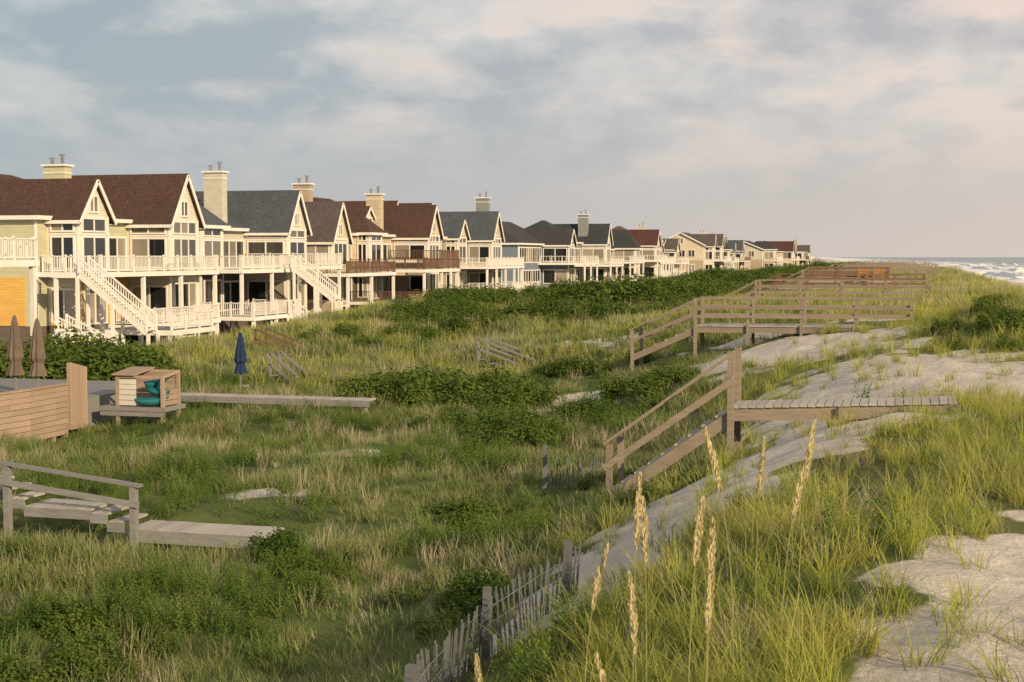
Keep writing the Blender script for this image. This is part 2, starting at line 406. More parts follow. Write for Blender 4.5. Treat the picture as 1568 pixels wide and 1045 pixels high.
    W.obj('walls',e);R.obj('roof',e);T.obj('trim',e);WI.obj('windows',e);D.obj('decks_and_stairs',e)
    return e
cream=siding('cream_siding',(.68,.59,.43)); yellow=siding('golden_siding',(.76,.45,.12)); 
offw=siding('offwhite_siding',(.62,.57,.48)); tan=siding('tan_siding',(.46,.37,.27)); gray=siding('grey_siding',(.27,.28,.28))
blue=siding('bluegrey_siding',(.18,.23,.27)); pale=siding('pale_yellow_siding',(.58,.56,.38)); cedar=siding('cedar_siding',(.34,.24,.16))
white_s=siding('white_siding',(.76,.70,.58)); shade=siding('shaded_siding',(.15,.12,.10)); sandy=siding('sandy_siding',(.60,.50,.35))  # dark siding of the lower walls: under-deck shade put into its colour
rbrown=shingle('brown_roof',(.085,.048,.038)); rgray=shingle('grey_roof',(.080,.090,.102)); rdark=shingle('dark_roof',(.055,.052,.055))
rgreen=shingle('green_roof',(.045,.052,.052)); rred=shingle('red_roof',(.09,.042,.036)); rtaupe=shingle('taupe_roof',(.10,.085,.08))
def h1extra(D,trim,dr):
    D.box(-51.42,-51.37,80.7,82.2,3.72,6.7,yellow); D.box(-51.42,-51.37,85.0,86.5,3.72,6.7,yellow)
    D.box(-51.2,-49.3,77.12,77.19,3.72,4.0,yellow); D.box(-49.17,-49.12,77.3,77.65,3.72,6.7,yellow); D.box(-49.17,-49.12,80.15,80.5,3.72,6.7,yellow)
    D.box(-54.5,-52.2,75.93,75.98,3.72,6.7,yellow)
    D.box(-48.6,-47.0,73.4,76.1,6.88,7.0,woodgrey); D.box(-48.6,-47,73.34,73.4,6.73,7.03,trim); railing(D,(-48.6,73.45),(-47.7,73.45),7.0,dr,.16)
    D.box(-49.2,-41.6,74.9,76.2,3.5,3.62,woodgrey); D.box(-49.2,-41.6,74.84,74.9,3.35,3.65,trim); D.box(-41.6,-41.55,74.84,80.2,3.35,3.65,trim)
    D.box(-46.8,-41.6,76.2,80.2,3.5,3.62,woodgrey)
    railing(D,(-41.7,75),(-41.7,80.1),3.62,dr,.16); railing(D,(-46.8,80.1),(-41.8,80.1),3.62,dr,.16)
    for x in(-49,-45.3,-41.8):
        for y in(75.0,80.0): D.box(x-.1,x+.1,y-.1,y+.1,1.2,3.36,trim)
    for y in(73.5,75.9): D.box(-48.5,-48.3,y-.1,y+.1,1.4,6.88,trim)
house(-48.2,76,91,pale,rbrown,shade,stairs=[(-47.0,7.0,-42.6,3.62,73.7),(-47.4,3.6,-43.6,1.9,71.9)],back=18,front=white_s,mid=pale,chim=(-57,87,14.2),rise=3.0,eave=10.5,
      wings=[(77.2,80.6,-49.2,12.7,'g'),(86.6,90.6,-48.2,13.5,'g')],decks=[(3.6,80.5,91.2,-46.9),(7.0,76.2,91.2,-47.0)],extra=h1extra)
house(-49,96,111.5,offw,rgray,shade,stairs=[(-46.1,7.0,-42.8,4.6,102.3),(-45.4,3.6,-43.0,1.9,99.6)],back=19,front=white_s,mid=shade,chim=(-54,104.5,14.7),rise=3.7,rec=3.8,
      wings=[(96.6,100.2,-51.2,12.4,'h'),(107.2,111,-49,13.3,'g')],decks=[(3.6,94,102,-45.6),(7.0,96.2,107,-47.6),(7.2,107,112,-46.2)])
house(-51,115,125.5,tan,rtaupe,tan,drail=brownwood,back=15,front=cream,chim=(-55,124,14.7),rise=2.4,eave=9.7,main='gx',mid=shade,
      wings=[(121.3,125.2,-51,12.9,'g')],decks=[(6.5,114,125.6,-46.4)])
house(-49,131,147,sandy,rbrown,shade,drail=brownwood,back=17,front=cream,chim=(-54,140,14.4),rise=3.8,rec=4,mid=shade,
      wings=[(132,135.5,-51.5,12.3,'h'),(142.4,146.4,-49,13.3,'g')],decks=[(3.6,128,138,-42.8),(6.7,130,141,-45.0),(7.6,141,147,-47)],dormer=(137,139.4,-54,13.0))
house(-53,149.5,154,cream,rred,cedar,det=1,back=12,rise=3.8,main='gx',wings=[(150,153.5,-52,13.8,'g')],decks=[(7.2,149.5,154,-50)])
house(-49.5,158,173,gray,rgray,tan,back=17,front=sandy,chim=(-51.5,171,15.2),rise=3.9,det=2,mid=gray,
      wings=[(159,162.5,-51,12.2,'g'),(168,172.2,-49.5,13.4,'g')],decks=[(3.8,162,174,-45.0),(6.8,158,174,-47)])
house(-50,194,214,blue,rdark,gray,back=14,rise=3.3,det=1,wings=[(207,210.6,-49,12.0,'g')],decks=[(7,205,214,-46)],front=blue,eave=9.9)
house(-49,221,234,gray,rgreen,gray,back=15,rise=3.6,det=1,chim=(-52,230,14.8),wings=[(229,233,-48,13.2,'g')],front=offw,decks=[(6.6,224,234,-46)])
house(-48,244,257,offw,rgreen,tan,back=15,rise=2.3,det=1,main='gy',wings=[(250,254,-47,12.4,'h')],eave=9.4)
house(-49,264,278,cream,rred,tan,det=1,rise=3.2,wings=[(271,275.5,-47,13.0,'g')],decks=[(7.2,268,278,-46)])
def rnd(xx,yy,w,r=None,wl=None,ev=None):
    ev=ev or random.uniform(9.0,10.8);k=random.random();wg=[]
    if k<.4: a=yy+random.uniform(.3,w-5);wg=[(a,a+random.uniform(3.6,5),xx,ev+random.uniform(2.2,3.2),random.choice('ghg'))]
    elif k<.8: wg=[(yy+.5,yy+4.2,xx-random.uniform(0,2),ev+random.uniform(1.6,2.6),random.choice('gh')),(yy+w-5,yy+w-.6,xx,ev+random.uniform(2.4,3.3),random.choice('gghf'))]
    else: wg=[(yy+w*.3,yy+w*.75,xx,ev+random.uniform(2.5,3.5),'g')]
    c0=yy+random.uniform(0,w*.5);c1=yy+w
    house(xx,yy,yy+w,wl or random.choice([cream,tan,gray,offw,sandy,cedar]),r or random.choice([rbrown,rgray,rdark,rtaupe,rtaupe]),det=0,eave=ev,
          front=random.choice([white_s,cream,sandy,tan]),rise=random.uniform(2.2,3.9),main=random.choice(['hip','hip','gy','gx']),wings=wg,
          decks=[(3.6,yy,c1,xx+1.0),(random.uniform(6.4,7.2),c0,c1,xx+random.uniform(.6,2.6))],drail=random.choice([white,white,brownwood]),
          low=random.choice([shade,tan,gray]),mid=random.choice([shade,tan,gray,cream]),chim=(xx-5,yy+w*.7,random.uniform(13.4,15.0)) if random.random()<.55 else None)
y=287
while y<420:
    w=random.uniform(11,15); rnd(-49+random.uniform(-5,3),y,w); y+=w+random.uniform(7,13)
for (xx,yy,w,r,wl) in((-38,418,20,rdark,offw),(-36,456,15,rred,cream),(-35,480,16,rgray,gray),(-35,510,18,rtaupe,tan)):
    rnd(xx,yy,w,r,wl)
house(-41.6,44,57.5,cream,rgray,cream,d2=7.8,eave=11.2,d1=4.3,dd=1.0,rec=5,back=16,zb=2.0,decks=[(7.8,44,57.8,-39.0)],wings=[(44.4,47,-42,12,'h')])
# ---------------------------------------------------------------- boardwalks
def walkway(x0,x1,y,z0,z1,w=1.5,rails=(True,True),stair=None,h=1.0,mat=wood,deckmat=woodlight,posts=2.0,name='dune_boardwalk',stair2=None):
    e=empty(name);D=MB();R=MB()
    L=x1-x0;n=int(L/.15)
    for i in range(n):
        x=x0+L*(i+.5)/n; z=z0+(z1-z0)*(i+.5)/n+random.uniform(-.004,.004)
        D.box(x-.07,x+.07,y-.04,y+w+.04+random.uniform(-.02,.02),z-.045,z,deckmat)
    for yy in(y+.03,y+w-.03,y+w/2): D.beam((x0,yy,z0-.17),(x1,yy,z1-.17),.05,.22,mat)
    n=max(1,int(round(L/posts)))
    for si,yy in enumerate((y-.05,y+w+.05)):
        for i in range(n+1):
            x=x0+L*i/n;z=z0+(z1-z0)*i/n
            top=z+h if rails[si] else z-.06
            R.box(x-.055,x+.055,yy-.055,yy+.055,min(hz(x,yy)-.4,z-.5),top,mat)
        if rails[si]:
            for hh,t,wd in((h,.045,.15),(h*.66,.10,.04),(h*.33,.10,.04)):
                R.beam((x0-.08,yy-(.075 if si==0 else -.075)*(hh<h),z0+hh),(x1+.08,yy-(.075 if si==0 else -.075)*(hh<h),z1+hh),wd,t,mat)
    def st(xa,za,xb,zb_,rl=(True,True)):
        n=max(2,int(round(abs(za-zb_)/.19)))
        for i in range(n):
            t=(i+1)/(n+0.0);x=xa+(xb-xa)*(i+.5)/n;z=za+(zb_-za)*t
            D.box(x-.17,x+.17,y+.02,y+w-.02,z-.045,z,deckmat)
        for si,yy in enumerate((y-.02,y+w+.02)):
            D.beam((xa,yy,za-.2),(xb,yy,zb_-.16),.045,.22,mat)
            if rl[si]:
                yo=yy-.05 if si==0 else yy+.05
                R.box(xb-.055,xb+.055,yo-.055,yo+.055,min(hz(xb,yo)-.3,zb_-.4),zb_+h*.9,mat)
                R.box(xa-.058,xa+.058,yo-.058,yo+.058,min(hz(xa,yo)-.3,za-.4),za+h,mat)
                for hh,t_,wd in((h,.045,.15),(h*.5,.12,.04)):
                    R.beam((xa+.06,yo-(.075 if si==0 else -.075)*(hh<h),za+hh),(xb-.1,yo-(.075 if si==0 else -.075)*(hh<h),zb_+hh*.9),wd,t_,mat)
    if stair: st(x0,z0,*stair)
    if stair2: st(x1,z1,*stair2)
    D.obj('deck_boards',e);R.obj('rails_and_posts',e);return e
walkway(-3.1,.85,26.0,5.27,5.46,w=.95,rails=(False,False),stair=(-5.35,3.6),mat=wood)
walkway(-7.7,0.1,53.2,5.42,5.45,w=1.8,stair=(-10.1,4.3),mat=wood)
for (xa,xb,yy,z) in((-8,1,78,5.7),(-9,1,102,5.75),(-9,0,126,5.8),(-10,2,150,5.9),(-9,3,176,6.0),(-9,3,205,6.0),(-10,3,240,6.0),(-10,3,290,6.1),(-10,1,340,6.1)):
    walkway(xa,xb,yy,z,z,w=1.8,stair=(xa-2.2,z-1.1),stair2=(xb+2.2,z-1.2) if yy>120 else None,mat=wood if yy!=102 else brownwood)
e=empty('viewing_deck');D=MB()
D.box(-7.5,-1.5,112,116,6.0,6.12,woodlight)
for xx in(-7.4,-5.4,-3.5,-1.6):
    for yy in(112.1,115.9): D.box(xx-.07,xx+.07,yy-.07,yy+.07,4.2,7.1,brownwood)
for yy in(112.1,115.9):
    for z in(6.45,6.75,7.1): D.box(-7.5,-1.5,yy-.03,yy+.03,z-.06,z+.06,brownwood)
D.obj('deck',e)
orange=woodmat('orange_cedar',(.55,.28,.10))
for bx in(-3.4,-2.3):
    B=MB(); z=6.14;yb=111.2
    for q in range(4): B.box(bx-.4,bx+.4,yb-.3+q*.12,yb-.2+q*.12,z+.42,z+.45,orange)
    for q in range(3): B.box(bx-.4,bx+.4,yb+.2,yb+.24,z+.55+q*.14,z+.65+q*.14,orange)
    for sx in(-.33,.33):
        B.box(bx+sx-.03,bx+sx+.03,yb-.28,yb-.22,z-.3,z+.42,orange);B.box(bx+sx-.03,bx+sx+.03,yb+.16,yb+.198,z-.3,z+.95,orange)
    B.obj('wooden_bench')
e=empty('dune_boardwalk');D=MB();R=MB()
yy=23.0;w=.85
def planks(x0,x1,z,y=yy,ww=w,mat=woodlight):
    n=int((x1-x0)/.15)
    for i in range(n):
        x=x0+(i+.5)*(x1-x0)/n; D.box(x-.07,x+.07,y,y+ww,z-.045,z+random.uniform(-.004,.004),mat)
planks(-13.75,-11.0,3.02); D.box(-13.75,-11.0,yy-.05,yy-.002,2.78,3.0,woodgrey)
for x0_,x1_,z_ in((-14.15,-13.8,3.14),(-14.5,-14.15,3.28),(-15.9,-14.5,3.34),(-16.3,-15.9,3.48),(-16.7,-16.3,3.62),(-20,-16.7,3.74)):
    planks(x0_,x1_,z_); D.box(x0_,x1_,yy-.04,yy-.002,z_-.2,z_-.03,woodgrey)
py=yy-.1
for (px,zt) in((-13.55,3.83),(-16.2,4.12),(-19.4,4.47)): R.box(px-.06,px+.06,py-.06,py+.06,2.2,zt,woodgrey)
for dz,t,wd in((0,.05,.16),(-.34,.11,.04)):
    R.beam((-13.4,py-.085*(dz<0),3.83+dz),(-20,py-.085*(dz<0),4.54+dz),wd,t,woodgrey)
D.obj('deck_boards',e);R.obj('rails_and_posts',e)
e=empty('plank_path');D=MB()
n=52
for i in range(n):
    x=-24.6+7.8*i/n; D.box(x-.07,x+.065,43.0,43.8,3.28,3.33+.005*(i%2),woodlight)
D.box(-24.7,-16.8,42.93,42.98,3.12,3.32,woodgrey)
for xx in(-24,-21.5,-19,-17): D.box(xx,xx+.1,43,43.1,2.3,3.2,woodgrey)
D.obj('boards',e)
def ramprail(x,y,w=1.2,L=2.2,h=1.0,mat=woodgrey):
    e=empty('small_stairway');R=MB();z=hz(x,y)-.1
    for dy in(0,w):
        for q in(0,1): R.box(x+q*L-.05,x+q*L+.05,y+dy-.05,y+dy+.05,z-.5-q*.7,z+h+.3-q*.9,mat)
        for hh in(0,.45): R.beam((x,y+dy,z+h+.3-hh),(x+L,y+dy,z+h-.6-hh),.1,.08,mat)
    for q in range(5): R.box(x+q*L/5,x+q*L/5+.3,y,y+w,z+.35-q*.17,z+.39-q*.17,mat)
    R.obj('stair_frame',e)
ramprail(-18.6,61,1.4,2.6); ramprail(-31,64,1.2,2.4,mat=brownwood); ramprail(-25.5,54,1.0,1.2)
# ---------------------------------------------------------------- sand fence
e=empty('sand_fence');Fm=woodmat('fence_slats',(.19,.195,.20));S_=MB();Pp=MB()  # fence wood darkened and greyed, its standing in shade put into the colour
pts=[];y=9.8
while y<17.0:
    x=-4.15+.12*math.sin(y*1.3)+(.25*(y-16) if y>16 else 0); pts.append((x,y)); y+=.075
for i,(x,y) in enumerate(pts):
    if random.random()<.05: continue
    z=hz(x,y); lean=random.uniform(-.05,.05)+.06*math.sin(y*2); tw=random.uniform(-.05,.05)
    S_.beam((x,y,z-.1),(x+lean,y+tw,z+.62+random.uniform(-.04,.04)),.036,.01,Fm,up=(1,0,0))
for hh in(.15,.35,.52):
    for a,b in zip(pts[::6],pts[6::6]): S_.beam((a[0]+.012,a[1],hz(*a)+hh),(b[0]+.012,b[1],hz(*b)+hh),.006,.006,metal)
for y in(11.0,13.9,16.4):
    i=min(range(len(pts)),key=lambda k:abs(pts[k][1]-y)); x=pts[i][0]+.06; z=hz(x,y)
    Pp.beam((x,y,z-.4),(x+.03,y-.02,z+.78),.075,.075,Fm)
S_.obj('slats_and_wire',e);Pp.obj('posts',e)
e=empty('sand_fence');S_=MB()
for i in range(26):
    y=29+i*.09;x=-7.3+.03*i; z=hz(x,y); S_.beam((x,y,z-.1),(x+random.uniform(-.1,.1),y,z+.65+random.uniform(-.08,.08)),.035,.01,Fm,up=(1,0,0))
S_.box(-7.4,-7.32,28.9,28.98,2.5,hz(-7.3,29)+1.0,Fm);S_.obj('slats',e)
# ---------------------------------------------------------------- pool area left
e=empty('curved_wood_wall');B=MB()
cv=[(-26.3,28.0),(-25.6,31),(-25.2,34),(-25.0,36.5),(-25.1,38.6)]
def cvp(t):
    t*=len(cv)-1;i=min(int(t),len(cv)-2);f=t-i;return (cv[i][0]*(1-f)+cv[i+1][0]*f,cv[i][1]*(1-f)+cv[i+1][1]*f)
for r in range(9):
    for i in range(12):
        a=cvp(i/12);b=cvp((i+1)/12); z=2.5+r*.17
        B.beam((a[0],a[1],z+.08),(b[0],b[1],z+.08),.04,.155,woodtan)
for i in range(13):
    a=cvp(i/12); B.box(a[0]-.13,a[0]-.03,a[1]-.05,a[1]+.05,2.2,4.05,woodtan)
    if i<12:
        b=cvp((i+1)/12); B.beam((a[0]-.03,a[1],4.06),(b[0]-.03,b[1],4.06),.2,.05,woodtan)
for k in range(7): B.box(-25.2+k*.012,-25.08+k*.012,38.75+k*.12,38.86+k*.12,2.6,4.7-k*.03,woodtan)
B.obj('boards_and_cap',e)
e=empty('kayak_rack');B=MB();x0,x1,ya,yb,z=-24.3,-22.7,40.2,41.2,3.22
B.box(x0-.6,x1+.1,ya-.1,yb+.3,z-.14,z,woodgrey)
B.box(x0-.6,x1+.1,ya-.08,ya-.04,z-.3,z-.16,woodgrey)
for xx in(x0,x1):
    for q in(ya,yb): B.box(xx-.05,xx+.05,q-.05,q+.05,z-1.0,z+1.0+(.0 if q==ya else .12),woodtan)
B.hexa([(x0-.12,ya-.15,z+1.0),(x0+.7,ya-.15,z+1.0),(x0+.7,yb+.12,z+1.14),(x0-.12,yb+.12,z+1.14),(x0-.12,ya-.15,z+1.05),(x0+.7,ya-.15,z+1.05),(x0+.7,yb+.12,z+1.19),(x0-.12,yb+.12,z+1.19)],woodtan)
B.beam((x0,ya,z+.95),(x1,ya,z+.95),.06,.09,woodtan);B.beam((x1,ya,z+.95),(x1,yb,z+1.07),.06,.09,woodtan);B.beam((x0,yb,z+1.07),(x1,yb,z+1.07),.06,.09,woodtan)
for r in range(5): B.box(x0+.06,x0+.65,ya-.02,ya+.02,z+.04+r*.17,z+.19+r*.17,whitesh)
for r in range(6): B.box(x0,x1,yb-.02,yb+.02,z+.02+r*.17,z+.17+r*.17,woodtan)
for r in range(3): B.box(x1-.02,x1+.02,ya+.06,yb-.06,z+.04+r*.17,z+.19+r*.17,woodtan)
B.obj('frame_and_panels',e)
teal=paint('teal_plastic',(.02,.17,.18),.4,.2)
def kayak(cx,cy,cz,L,tilt,roll=0):
    B=MB();n=14;rg=[]
    for i in range(n+1):
        t=i/n*2-1;w=.3*max(.02,(1-abs(t)**2.3));hh=.14*max(.05,(1-abs(t)**3))
        rise=.16*abs(t)**3
        rg.append([(cx+t*L/2*math.cos(tilt),cy+math.cos(a)*w+t*L/2*math.sin(tilt),cz+rise+math.sin(a)*hh+t*roll) for a in [k*math.pi/5 for k in range(10)]])
    for a,b in zip(rg,rg[1:]):
        for k in range(10): B.poly([a[k],a[(k+1)%10],b[(k+1)%10],b[k]],teal)
    B.poly(rg[0],teal);B.poly(rg[-1][::-1],teal);B.obj('kayak',smooth=True)
kayak(-23.2,40.35,3.38,1.2,.15,.02);kayak(-23.1,40.6,3.68,1.1,-.25,-.10);kayak(-23.2,40.7,3.95,.8,.4,.12)
def umbrella(x,y,z,h,col,nm='folded_patio_umbrella'):
    e=empty(nm);B=MB();C=MB();n=18
    B.beam((x,y,z),(x,y,z+h),.05,.05,woodgrey);B.box(x-.25,x+.25,y-.25,y+.25,z,z+.08,concrete)
    prof=[(.02,1.0),(.05,.97),(.10,.85),(.15,.65),(.20,.48),(.13,.42),(.16,.36),(.22,.25)]
    pr=None
    for r,t in prof:
        ring=[(x+math.cos(k*2*math.pi/n)*r*(1+.35*(k%2)),y+math.sin(k*2*math.pi/n)*r*(1+.35*(k%2)),z+h*t) for k in range(n)]
        if pr:
            for k in range(n):C.poly([pr[k],ring[k],ring[(k+1)%n],pr[(k+1)%n]],col)
        pr=ring
    B.obj('pole_and_base',e);C.obj('canopy',e,smooth=False)
fab=paint('taupe_canvas',(.17,.13,.10),.9,.3,3);fabb=paint('navy_canvas',(.02,.04,.10),.9,.3,3)
umbrella(-27.9,40.0,3.5,2.6,fab);umbrella(-27.2,40.2,3.5,2.5,fab);umbrella(-25.6,51.5,2.8,2.2,fabb)
B=MB();B.box(-40,-25.5,28,46,2.2,3.45,woodgrey);B.obj('pool_terrace')
B=MB()
for r in range(5):B.box(-38.06,-38,84,130,2.3+r*.2,2.48+r*.2,woodgrey)
for k in range(24):B.box(-37.99,-37.86,84+k*2,84.13+k*2,1.8,3.4,woodgrey)
B.box(-38.15,-37.8,84,130,3.401,3.45,woodgrey)
for r in range(5):B.box(-36.06,-36,62,82,2.3+r*.2,2.48+r*.2,whitesh)
for k in range(11):B.box(-35.99,-35.86,62+k*2,62.13+k*2,1.8,3.4,whitesh)
B.obj('wood_bulkhead')
B=MB()
for (yy) in(93.4,113.4,129):
    for r in range(5):B.box(-44,-38.1,yy,yy+.05,2.1+r*.24,2.32+r*.24,whitesh)
    for k in range(3):B.box(-44+k*2.3,-43.88+k*2.3,yy-.1,yy-.002,1.8,3.4,whitesh)
B.obj('yard_fence')
# ---------------------------------------------------------------- vegetation prototypes
def foliage_mat(name,c1,c2,c3,tipc,trans=.35,pscale=.35,rnd=.35,hv=True):
    m,nt,o=newmat(name);P=pos(nt);oi=nt.nodes.new('ShaderNodeObjectInfo');geo=nt.nodes.new('ShaderNodeNewGeometry')
    n=noise(nt,P,pscale,3,.6);n2=noise(nt,P,pscale*4,2)
    c=mixc(nt,ramp(nt,n,[(.42,0.),(.58,1.)]),c1,c2)
    c=mixc(nt,ramp(nt,n2,[(.48,0.),(.62,.8)]),c,c3)
    c=mixc(nt,mth(nt,'MULTIPLY',oi.outputs['Random'],rnd),c,c3)
    c=mixc(nt,mth(nt,'MULTIPLY',geo.outputs['Random Per Island'],.4),c,tuple(x*.55 for x in c1))
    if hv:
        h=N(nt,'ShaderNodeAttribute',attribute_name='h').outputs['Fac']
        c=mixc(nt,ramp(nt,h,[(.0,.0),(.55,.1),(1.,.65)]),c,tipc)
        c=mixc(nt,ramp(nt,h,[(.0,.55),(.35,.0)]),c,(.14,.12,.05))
    d=nt.nodes.new('ShaderNodeBsdfDiffuse');t=nt.nodes.new('ShaderNodeBsdfTranslucent');mx=nt.nodes.new('ShaderNodeMixShader')
    nt.links.new(c,d.inputs[0]);nt.links.new(c,t.inputs[0]);mx.inputs[0].default_value=trans
    nt.links.new(d.outputs[0],mx.inputs[1]);nt.links.new(t.outputs[0],mx.inputs[2]);nt.links.new(mx.outputs[0],o.inputs[0]);return m
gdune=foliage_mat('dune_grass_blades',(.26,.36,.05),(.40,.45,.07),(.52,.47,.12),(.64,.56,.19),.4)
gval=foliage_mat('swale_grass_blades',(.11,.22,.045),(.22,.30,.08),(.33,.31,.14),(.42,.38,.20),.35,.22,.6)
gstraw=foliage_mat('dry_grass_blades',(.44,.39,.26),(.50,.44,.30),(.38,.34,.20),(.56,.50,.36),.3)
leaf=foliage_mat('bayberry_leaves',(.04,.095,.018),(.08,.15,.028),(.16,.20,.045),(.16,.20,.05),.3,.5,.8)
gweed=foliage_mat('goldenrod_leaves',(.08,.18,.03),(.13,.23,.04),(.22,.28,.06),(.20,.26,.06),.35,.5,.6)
twig=paint('twigs',(.10,.08,.06),.9)
def tuft(name,coll,nb,hh,wd,spread,mat,bend=.45,n=3):
    V=[];F=[];Hh=[]
    for b in range(nb):
        a=random.uniform(0,6.283);r=spread*math.sqrt(random.random())*.5
        x,y=r*math.cos(a),r*math.sin(a)
        d=random.uniform(0,6.283)if random.random()<.4 else a+random.uniform(-.6,.6)
        L=hh*random.uniform(.45,1.1);bd=bend*random.uniform(.3,1.3);lean=random.uniform(.02,.3)
        w=wd*random.uniform(.7,1.3);sx,sy=-math.sin(d+random.uniform(-.8,.8)),math.cos(d);b0=len(V)
        for i in range(n+1):
            t=i/n;out=(lean*t+bd*t*t)*L;z=L*t*(1-.35*bd*t);ww=w*(1-t**1.6)*.5+.0006
            cx,cy=x+math.cos(d)*out,y+math.sin(d)*out
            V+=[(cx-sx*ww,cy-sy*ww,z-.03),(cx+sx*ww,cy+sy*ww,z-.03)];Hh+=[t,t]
            if i<n:F.append((b0+2*i,b0+2*i+1,b0+2*i+3,b0+2*i+2))
    me=bpy.data.meshes.new(name);me.from_pydata(V,[],F);me.materials.append(mat)
    at=me.attributes.new('h','FLOAT','POINT');at.data.foreach_set('value',Hh)
    o=bpy.data.objects.new(name,me);coll.objects.link(o)
def weed(name,coll,ns,hh,mat):
    V=[];F=[];Hh=[]
    for s in range(ns):
        a=random.uniform(0,6.28);r=.16*math.sqrt(random.random());x,y=r*math.cos(a),r*math.sin(a);L=hh*random.uniform(.6,1.1);le=random.uniform(0,.25)
        for k in range(22):
            t=.12+.88*k/21;p=Vector((x+math.cos(a)*le*t*L,y+math.sin(a)*le*t*L,L*t));an=k*2.4+s;ll=.075*(1.15-t*.7)*random.uniform(.7,1.2)
            d=Vector((math.cos(an),math.sin(an),random.uniform(.1,.8))).normalized();sd_=d.cross(Vector((0,0,1))).normalized()*ll*.2;b=len(V)
            V+=[p,p+d*ll*.5-sd_,p+d*ll,p+d*ll*.5+sd_];F.append((b,b+1,b+2,b+3));Hh+=[max(.36,t*.9)]*4
    me=bpy.data.meshes.new(name);me.from_pydata(V,[],F);me.materials.append(mat)
    at=me.attributes.new('h','FLOAT','POINT');at.data.foreach_set('value',Hh)
    o=bpy.data.objects.new(name,me);coll.objects.link(o)
def mkcoll(n): return bpy.data.collections.new(n)
cNear=mkcoll('grass_near');cVal=mkcoll('grass_valley');cFar=mkcoll('grass_far');cBush=mkcoll('shrubs')
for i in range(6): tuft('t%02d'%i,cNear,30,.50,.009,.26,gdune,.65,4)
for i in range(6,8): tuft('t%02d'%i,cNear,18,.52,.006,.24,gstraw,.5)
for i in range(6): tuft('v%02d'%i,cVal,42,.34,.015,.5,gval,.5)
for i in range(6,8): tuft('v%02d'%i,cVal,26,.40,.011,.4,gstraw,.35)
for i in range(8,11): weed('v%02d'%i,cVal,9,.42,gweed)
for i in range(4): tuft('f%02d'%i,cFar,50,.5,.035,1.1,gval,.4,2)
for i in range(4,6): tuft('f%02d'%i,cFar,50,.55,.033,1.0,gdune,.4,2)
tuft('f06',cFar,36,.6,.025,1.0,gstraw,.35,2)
def bush(name,nl,ls,lobes):
    V=[];F=[];Hh=[];M=[]
    cs=[]
    for k in range(lobes):
        a=random.uniform(0,6.28);r=random.uniform(0,.75);cs.append((r*math.cos(a),r*math.sin(a),random.uniform(.15,.62)*(1.15-r*.6),random.uniform(.22,.42)))
    for k in range(nl):
        c=random.choice(cs)
        v=Vector((random.gauss(0,1),random.gauss(0,1),random.gauss(.35,1))).normalized()
        rr=c[3]*(random.random()**.35)*random.uniform(.85,1.3)
        p=Vector(c[:3])+v*rr
        if p.z<0:p.z=abs(p.z)*.5
        nn=(v+Vector((random.uniform(-.8,.8),random.uniform(-.8,.8),random.uniform(-.2,1)))).normalized()
        t=nn.orthogonal().normalized();q=nn.cross(t);an=random.uniform(0,6.28)
        t2=t*math.cos(an)+q*math.sin(an);q2=nn.cross(t2);s=ls*random.uniform(.6,1.3);b=len(V)
        V+=[p-t2*s,p-q2*s*.42,p+t2*s,p+q2*s*.42];F.append((b,b+1,b+2,b+3));hv=min(1,max(0.35,p.z*.9))*random.uniform(.5,1);Hh+=[max(.36,hv)]*4;M.append(0)
    for c in cs:
        b=len(V);p=Vector((0,0,-.1));q=Vector(c[:3])
        for w,pt in((.03,p),(.012,q)):
            V+=[pt+Vector((w,0,0)),pt+Vector((-w*.5,w*.8,0)),pt+Vector((-w*.5,-w*.8,0))];Hh+=[.5]*3
        for i in range(3):F.append((b+i,b+(i+1)%3,b+3+(i+1)%3,b+3+i));M.append(1)
    me=bpy.data.meshes.new(name);me.from_pydata(V,[],F);me.materials.append(leaf);me.materials.append(twig);me.polygons.foreach_set('material_index',M)
    at=me.attributes.new('h','FLOAT','POINT');at.data.foreach_set('value',Hh)
    o=bpy.data.objects.new(name,me);cBush.objects.link(o)
for i in range(5): bush('b%02d'%i,1700,.058,9)
